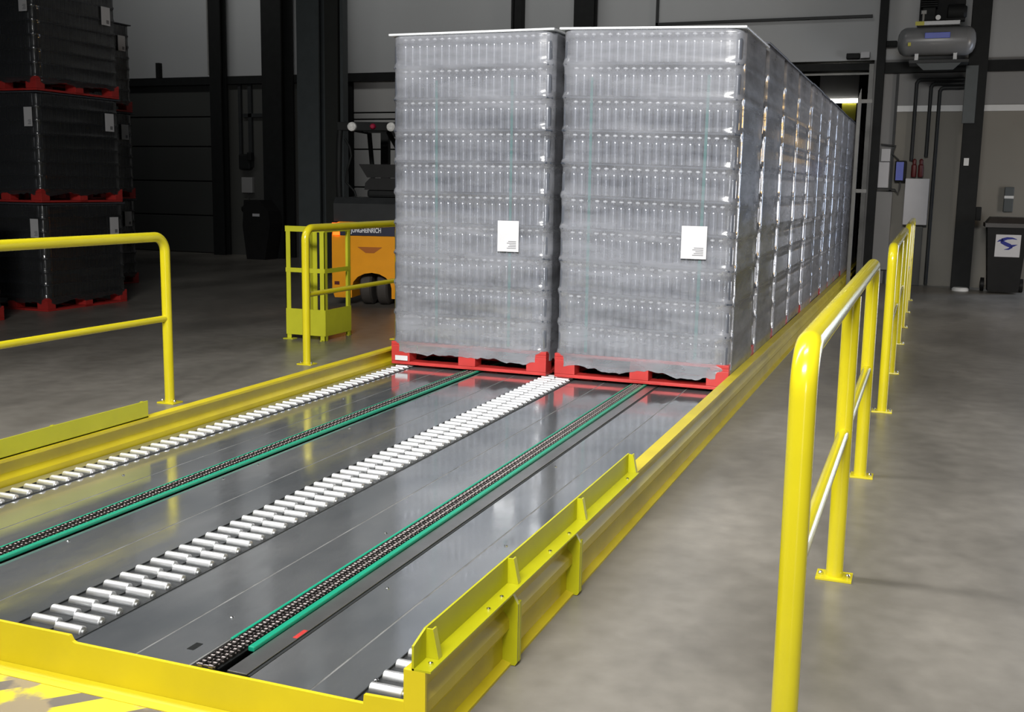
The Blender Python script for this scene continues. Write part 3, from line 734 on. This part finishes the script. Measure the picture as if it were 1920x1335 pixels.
# air compressor on its bracket
cp = thing('air_compressor', 'grey air compressor tank with blue strip on a high wall bracket', 'compressor', (3.55, 10.45, 3.20))
MB().lathe([(.02, -.53), (.10, -.52), (.16, -.49), (.195, -.44), (.205, -.40), (.205, .40), (.195, .44), (.16, .49), (.10, .52), (.02, .53)], (3.50, 10.30, 3.48), 32, 'x').build('tank', 'tank', cp)
MB().box(3.34, 3.68, 10.088, 10.11, 3.50, 3.58, bev=.004).build('blue_nameplate', 'blue', cp)['label'] = 'blue nameplate strip'
MB().box(3.12, 3.16, 10.09, 10.11, 3.40, 3.45).build('yellow_sticker', 'yel_sticker', cp)
MB().box(3.22, 3.80, 10.15, 10.42, 3.69, 3.75, bev=.005).build('mounting_plate', 'tank', cp)
MB().box(3.20, 3.32, 10.138, 10.15, 3.69, 3.745).build('warning_sticker', 'yel_sticker', cp)
pm = MB(); pm.lathe([(.09, -.10), (.11, -.09), (.11, .12), (.07, .16)], (3.72, 10.30, 3.88), 16, 'x'); pm.box(3.60, 3.86, 10.22, 10.38, 3.751, 3.79); pm.build('motor', 'black', cp)
pu = MB(); pu.box(3.28, 3.46, 10.2, 10.4, 3.751, 3.95, bev=.02)
for k in range(5): pu.box(3.26, 3.48, 10.18, 10.42, 3.955 + k * .03, 3.97 + k * .03)
pu.build('pump_head', 'black', cp)
MB().box(3.24, 3.86, 10.42, 10.46, 3.76, 4.15, bev=.01).build('belt_cover', 'black', cp)
MB().lathe([(.035, 0), (.035, .015), (.03, .02)], (3.50, 10.12, 3.79), 14, 'y').build('pressure_gauge', 'whitestrip', cp)
MB().cyl((3.30, 10.18, 3.75), (3.30, 10.18, 3.86), .018, 10).box(3.27, 3.34, 10.16, 10.20, 3.85, 3.90).build('valve', 'galv', cp)
for x in (3.22, 3.74): MB().box(x, x + .05, 10.2, 10.4, 3.205, 3.32).build('tank_foot', 'tank', cp)
br = thing('wall_bracket', 'dark steel bracket shelf under the air compressor', 'bracket', (3.55, 10.5, 3.0))
MB().box(3.15, 3.95, 10.08, 10.55, 3.16, 3.20).build('shelf', 'dark_steel', br)
MB().prism([(3.25, 3.155), (3.85, 3.155), (3.75, 3.06), (3.35, 3.06)], 1, 10.09, 10.13).build('gusset', 'col_grey', br)
MB().box(3.93, 4.10, 10.50, 10.548, 2.33, 3.155, bev=.005).build('backing_plate', 'col_grey', br)

for i, (x, z0, lab) in enumerate(((3.26, 1.80, 'first dark pipe from the doorway on the right wall'), (3.47, 1.86, 'middle dark pipe coming down to the red valve'), (3.60, FZ + .02, 'dark pipe nearest the compressor column'))):
    top = 3.02 - .06 * i
    solo(MB().tube([(x, WY - .06, z0), (x, WY - .06, top - .05), (x + .02, WY - .06, top - .015), (x + .05, WY - .06, top), (3.94, WY - .06, top)], .028, 10), 'pipe', 'dark_steel', lab, 'pipe', 'pipes on the right wall')
for x, lab in ((3.31, 'dark red valve left of its twin above the white cabinet'), (3.41, 'dark red valve right of its twin above the white cabinet')):
    solo(MB().lathe([(.03, 0), (.04, .02), (.04, .18), (.025, .2), (.03, .26), (.012, .28)], (x, WY - .12, 1.55), 12), 'valve', 'darkred', lab, 'valve', 'valves above the cabinet')
solo(MB().box(3.20, 3.55, WY - .20, WY, .82, 1.53, bev=.008), 'control_cabinet', 'white', 'white control cabinet on the right wall under the red valves', 'cabinet')
solo(MB().box(3.26, 3.50, WY - .18, WY, FZ, .80, bev=.01), 'pedestal', 'wall_dark', 'dark pedestal standing beneath the white control cabinet', 'pedestal')
solo(MB().box(3.03, 3.20, WY - .16, WY, 1.48, 1.80, bev=.02).box(3.05, 3.16, WY - .165, WY - .16, 1.50, 1.78, 1), 'blue_box', ['black', 'blue'], 'blue control box left of the white cabinet', 'control box')
solo(MB().box(2.79, 2.95, WY - .12, WY, 1.38, 1.78, bev=.01).box(2.82, 2.95, WY - .12, WY, 1.79, 1.98), 'switch_box', 'white', 'light grey switch box beside the doorway column', 'switch box')
solo(MB().box(2.77, 3.02, WY - .09, WY, .10, 1.32, bev=.01), 'panel_cover', 'wall_mid', 'tall grey cover panel under the switch box', 'panel')
solo(MB().tube([(2.78, WY - .15, 1.37), (3.05, WY - .15, 1.36), (3.10, WY - .16, 1.30), (3.12, WY - .14, 1.40), (3.12, WY - .14, 1.47)], .012, 8), 'cable', 'cable', 'black cable looping under the blue control box', 'cable')
solo(MB().tube([(2.80, WY - .10, 2.05), (3.02, WY - .10, 2.03), (2.98, WY - .10, 1.9), (3.08, WY - .12, 1.81)], .012, 8), 'cable', 'cable', 'black cable above the blue control box', 'cable')
solo(MB().box(4.00, 4.07, 10.535, 10.549, 1.72, 1.83, bev=.003), 'light_switch', 'whitestrip', 'small white switch plate on the compressor column', 'switch')
solo(MB().box(4.221, 4.30, 10.6, 10.8, .92, 1.12, bev=.01), 'socket_box', 'black', 'small black box on the right side of the compressor column', 'box')
solo(MB().lathe([(.12, 0), (.12, .03), (.1, .05)], (4.09, 10.45, FZ), 16), 'floor_puck', 'whitestrip', 'pale round foot on the floor before the compressor column', 'foot')
solo(MB().box(4.62, 4.75, WY - .09, WY, 1.05, 1.42, bev=.01).box(4.62, 4.75, WY - .10, WY - .09, 1.25, 1.29, 1), 'dispenser', ['col_grey', 'whitestrip'], 'small grey dispenser on the wall above the black bin', 'dispenser')
solo(MB().box(2.78, 2.94, WY - .2, WY, 3.52, 3.60, bev=.01), 'sensor_box', 'black', 'black sensor block right of the slim doorway column', 'sensor', 'sensors by the doorway')
solo(MB().box(2.20, 2.40, WY - .12, WY, 3.36, 3.44, bev=.01), 'sensor_box', 'black', 'black sensor block above the doorway head', 'sensor', 'sensors by the doorway')
solo(MB().box(2.41, 2.55, WY - .14, WY, 3.36, 3.46, bev=.01), 'door_sensor', 'white', 'white sensor head in the upper right corner of the doorway', 'sensor')
p = thing('light_curtain_post', 'slim grey post standing in front of the doorway, beside the beam', 'post', (2.575, 9.0, FZ))
MB().box(2.55, 2.60, 8.97, 9.03, FZ, 2.58, bev=.005).prism([(2.555, 2.58), (2.595, 2.58), (2.59, 2.72)], 1, 8.98, 9.02).build('mast', 'galv', p)
for z in (1.30, 2.52): MB().box(2.60, 2.74, 8.985, 9.015, z, z + .05).build('arm', 'galv', p)
la = thing('ceiling_lamp', 'lit fluorescent lamp seen through the top of the doorway', 'lamp', (1.85, 16., 3.1))
MB().box(1.35, 2.10, 15.95, 16.05, 3.14, 3.6).build('lamp_housing', 'white', la)
MB().cyl((1.35, 15.96, 3.10), (2.10, 15.96, 3.10), .04, 12).build('lamp_tube', 'tube', la)
solo(MB().box(1.80, 2.07, 15.97, 16.0, 2.72, 3.05), 'yellow_wall_stand_in', 'yel_sticker', 'yellow panel standing in for the lit wall section just under the lamp', 'panel')  # added panel in place of the yellow lit wall behind the lamp

# wheelie bin
bn = thing('wheelie_bin', 'black wheelie bin with a blue logo sticker by the right wall', 'bin', (4.66, 10.4, FZ))
b = MB()
def frust(c, x0, x1, y0, y1, z0, X0_, X1_, Y0_, Y1_, z1):
    vs = [c.v(p) for p in ((x0, y0, z0), (x1, y0, z0), (x1, y1, z0), (x0, y1, z0), (X0_, Y0_, z1), (X1_, Y0_, z1), (X1_, Y1_, z1), (X0_, Y1_, z1))]
    for q in ((3, 2, 1, 0), (4, 5, 6, 7), (0, 1, 5, 4), (1, 2, 6, 5), (2, 3, 7, 6), (3, 0, 4, 7)): c.bm.faces.new([vs[i] for i in q])
frust(b, 4.45, 4.86, 10.22, 10.62, FZ + .03, 4.38, 4.92, 10.10, 10.72, .84); b.build('bin_body', 'bin', bn)
l = MB(); frust(l, 4.345, 4.955, 10.06, 10.76, .841, 4.345, 4.955, 10.06, 10.76, .90); frust(l, 4.36, 4.94, 10.08, 10.74, .9005, 4.42, 4.88, 10.14, 10.68, .985); l.build('bin_lid', 'brownbin', bn)
for x in (4.36, 4.89): MB().lathe([(.05, 0), (.10, .005), (.10, .055), (.05, .06)], (x, 10.64, FZ + .10), 18, 'x').build('wheel', 'bin', bn)
# sticker lies on the sloping front of the body
def on_bin(u, v, off):   # u along x, v height; follows the slope of the front face
    k = (v - (FZ + .03)) / (.84 - FZ - .03); return (u, 10.22 - .12 * k - off, v)
s = MB(); s.face([on_bin(4.50, .42, .002), on_bin(4.83, .42, .002), on_bin(4.83, .74, .002), on_bin(4.50, .74, .002)])
st = s.build('logo_sticker', 'paper', bn)
lg = MB()
def swoosh(pts, wd):
    L, R = [], []
    n = len(pts)
    for i, (x, z) in enumerate(pts):
        x2, z2 = pts[min(i + 1, n - 1)]; x1, z1 = pts[max(i - 1, 0)]
        dx, dz = x2 - x1, z2 - z1; q = math.hypot(dx, dz); nx, nz = -dz / q, dx / q
        L.append((x + nx * wd[i], z + nz * wd[i])); R.append((x - nx * wd[i], z - nz * wd[i]))
    for i in range(n - 1): lg.face([on_bin(*L[i], .004), on_bin(*L[i + 1], .004), on_bin(*R[i + 1], .004), on_bin(*R[i], .004)])
swoosh([(4.78, .675), (4.72, .690), (4.65, .688), (4.59, .665), (4.585, .635), (4.64, .605), (4.69, .585), (4.71, .560), (4.68, .535), (4.62, .525)],
       [.003, .012, .018, .024, .026, .026, .026, .022, .012, .002])
swoosh([(4.52, .635), (4.555, .655), (4.60, .66)], [.002, .014, .022])
swoosh([(4.70, .575), (4.74, .585), (4.79, .60)], [.022, .014, .002])
lg.build('logo', 'logo', bn)

# ---------------------------------------------------------------- lights
def area(name, loc, target, sx, sy, power, color=(1, 1, 1), spread=180):
    d = bpy.data.lights.new(name, 'AREA'); d.shape = 'RECTANGLE'; d.size = sx; d.size_y = sy; d.energy = power; d.color = color; d.spread = math.radians(spread)
    o = bpy.data.objects.new(name, d); COL.objects.link(o); o.location = loc
    o.rotation_euler = (Vector(target) - Vector(loc)).to_track_quat('-Z', 'Y').to_euler()
    return o
area('bay_lamp', (3.0, -9.5, 5.4), (1.3, .5, .4), 3.6, 1.4, 460, (1, .98, .95), 66)
area('bay_lamp', (2.9, -5.2, 7.0), (2.6, -4.2, 0), 2.6, 1.0, 130, (1, .98, .95), 90)
for x, p in ((-4.6, 130), (-2.5, 100), (-.8, 80)):
    area('strip_lamp', (x, -3.4, 6.8), (1.2, -3.35, 0), 1.0, 5.5, p, (1, .99, .97), 80)
area('dock_and_glint_light', (9.2, 6.2, .95), (4.0, 5.0, .8), 2.4, 2.1, 310, (.97, .97, 1.0))
area('dock_and_glint_light', (7.2, 10.9, 1.4), (6.0, 5.0, .2), 2.2, 2.4, 270, (.66, .78, 1.0))
area('warm_glint_light', (9.2, 6.2, 2.25), (2.5, 4.5, 1.0), 2.2, .45, 95, (1, .62, .2))  # unseen warm light added for golden glints on the load corners
area('bay_lamp', (-5.5, 6.0, 8.4), (-5.5, 11.2, 5.4), 13.0, .8, 165, (1, .99, .96), 85)
area('dock_and_glint_light', (7.5, -13.5, 1.4), (-1, 0, 1.2), .8, 2.6, 70, (.97, .98, 1.0), 100)  # narrow light added behind the camera for glints on the film corners

w = bpy.data.worlds.new('World'); S.world = w; w.use_nodes = True
w.node_tree.nodes['Background'].inputs[0].default_value = (.75, .85, 1, 1)
w.node_tree.nodes['Background'].inputs[1].default_value = .03

# ---------------------------------------------------------------- camera
F, yaw, pitch, roll = 2015.4, -.3656, -.1563, .0165
fw = Vector((math.sin(yaw) * math.cos(pitch), math.cos(yaw) * math.cos(pitch), math.sin(pitch)))
r = fw.cross(Vector((0, 0, 1))).normalized(); u = r.cross(fw)
r2 = r * math.cos(roll) + u * math.sin(roll); u2 = -r * math.sin(roll) + u * math.cos(roll)
cd = bpy.data.cameras.new('Camera'); cam = bpy.data.objects.new('Camera', cd); COL.objects.link(cam)
Mx = Matrix((r2, u2, -fw)).transposed().to_4x4(); Mx.translation = Vector((3.5875, -6.8914, 1.3057)); cam.matrix_world = Mx
cd.sensor_width = 36; cd.lens = F / 1920 * 36; cd.clip_end = 100
S.camera = cam
S.view_settings.view_transform = 'Standard'; S.view_settings.look = 'None'; S.view_settings.gamma = 1
S.view_settings.use_curve_mapping = False; S.view_settings.exposure = -1.0
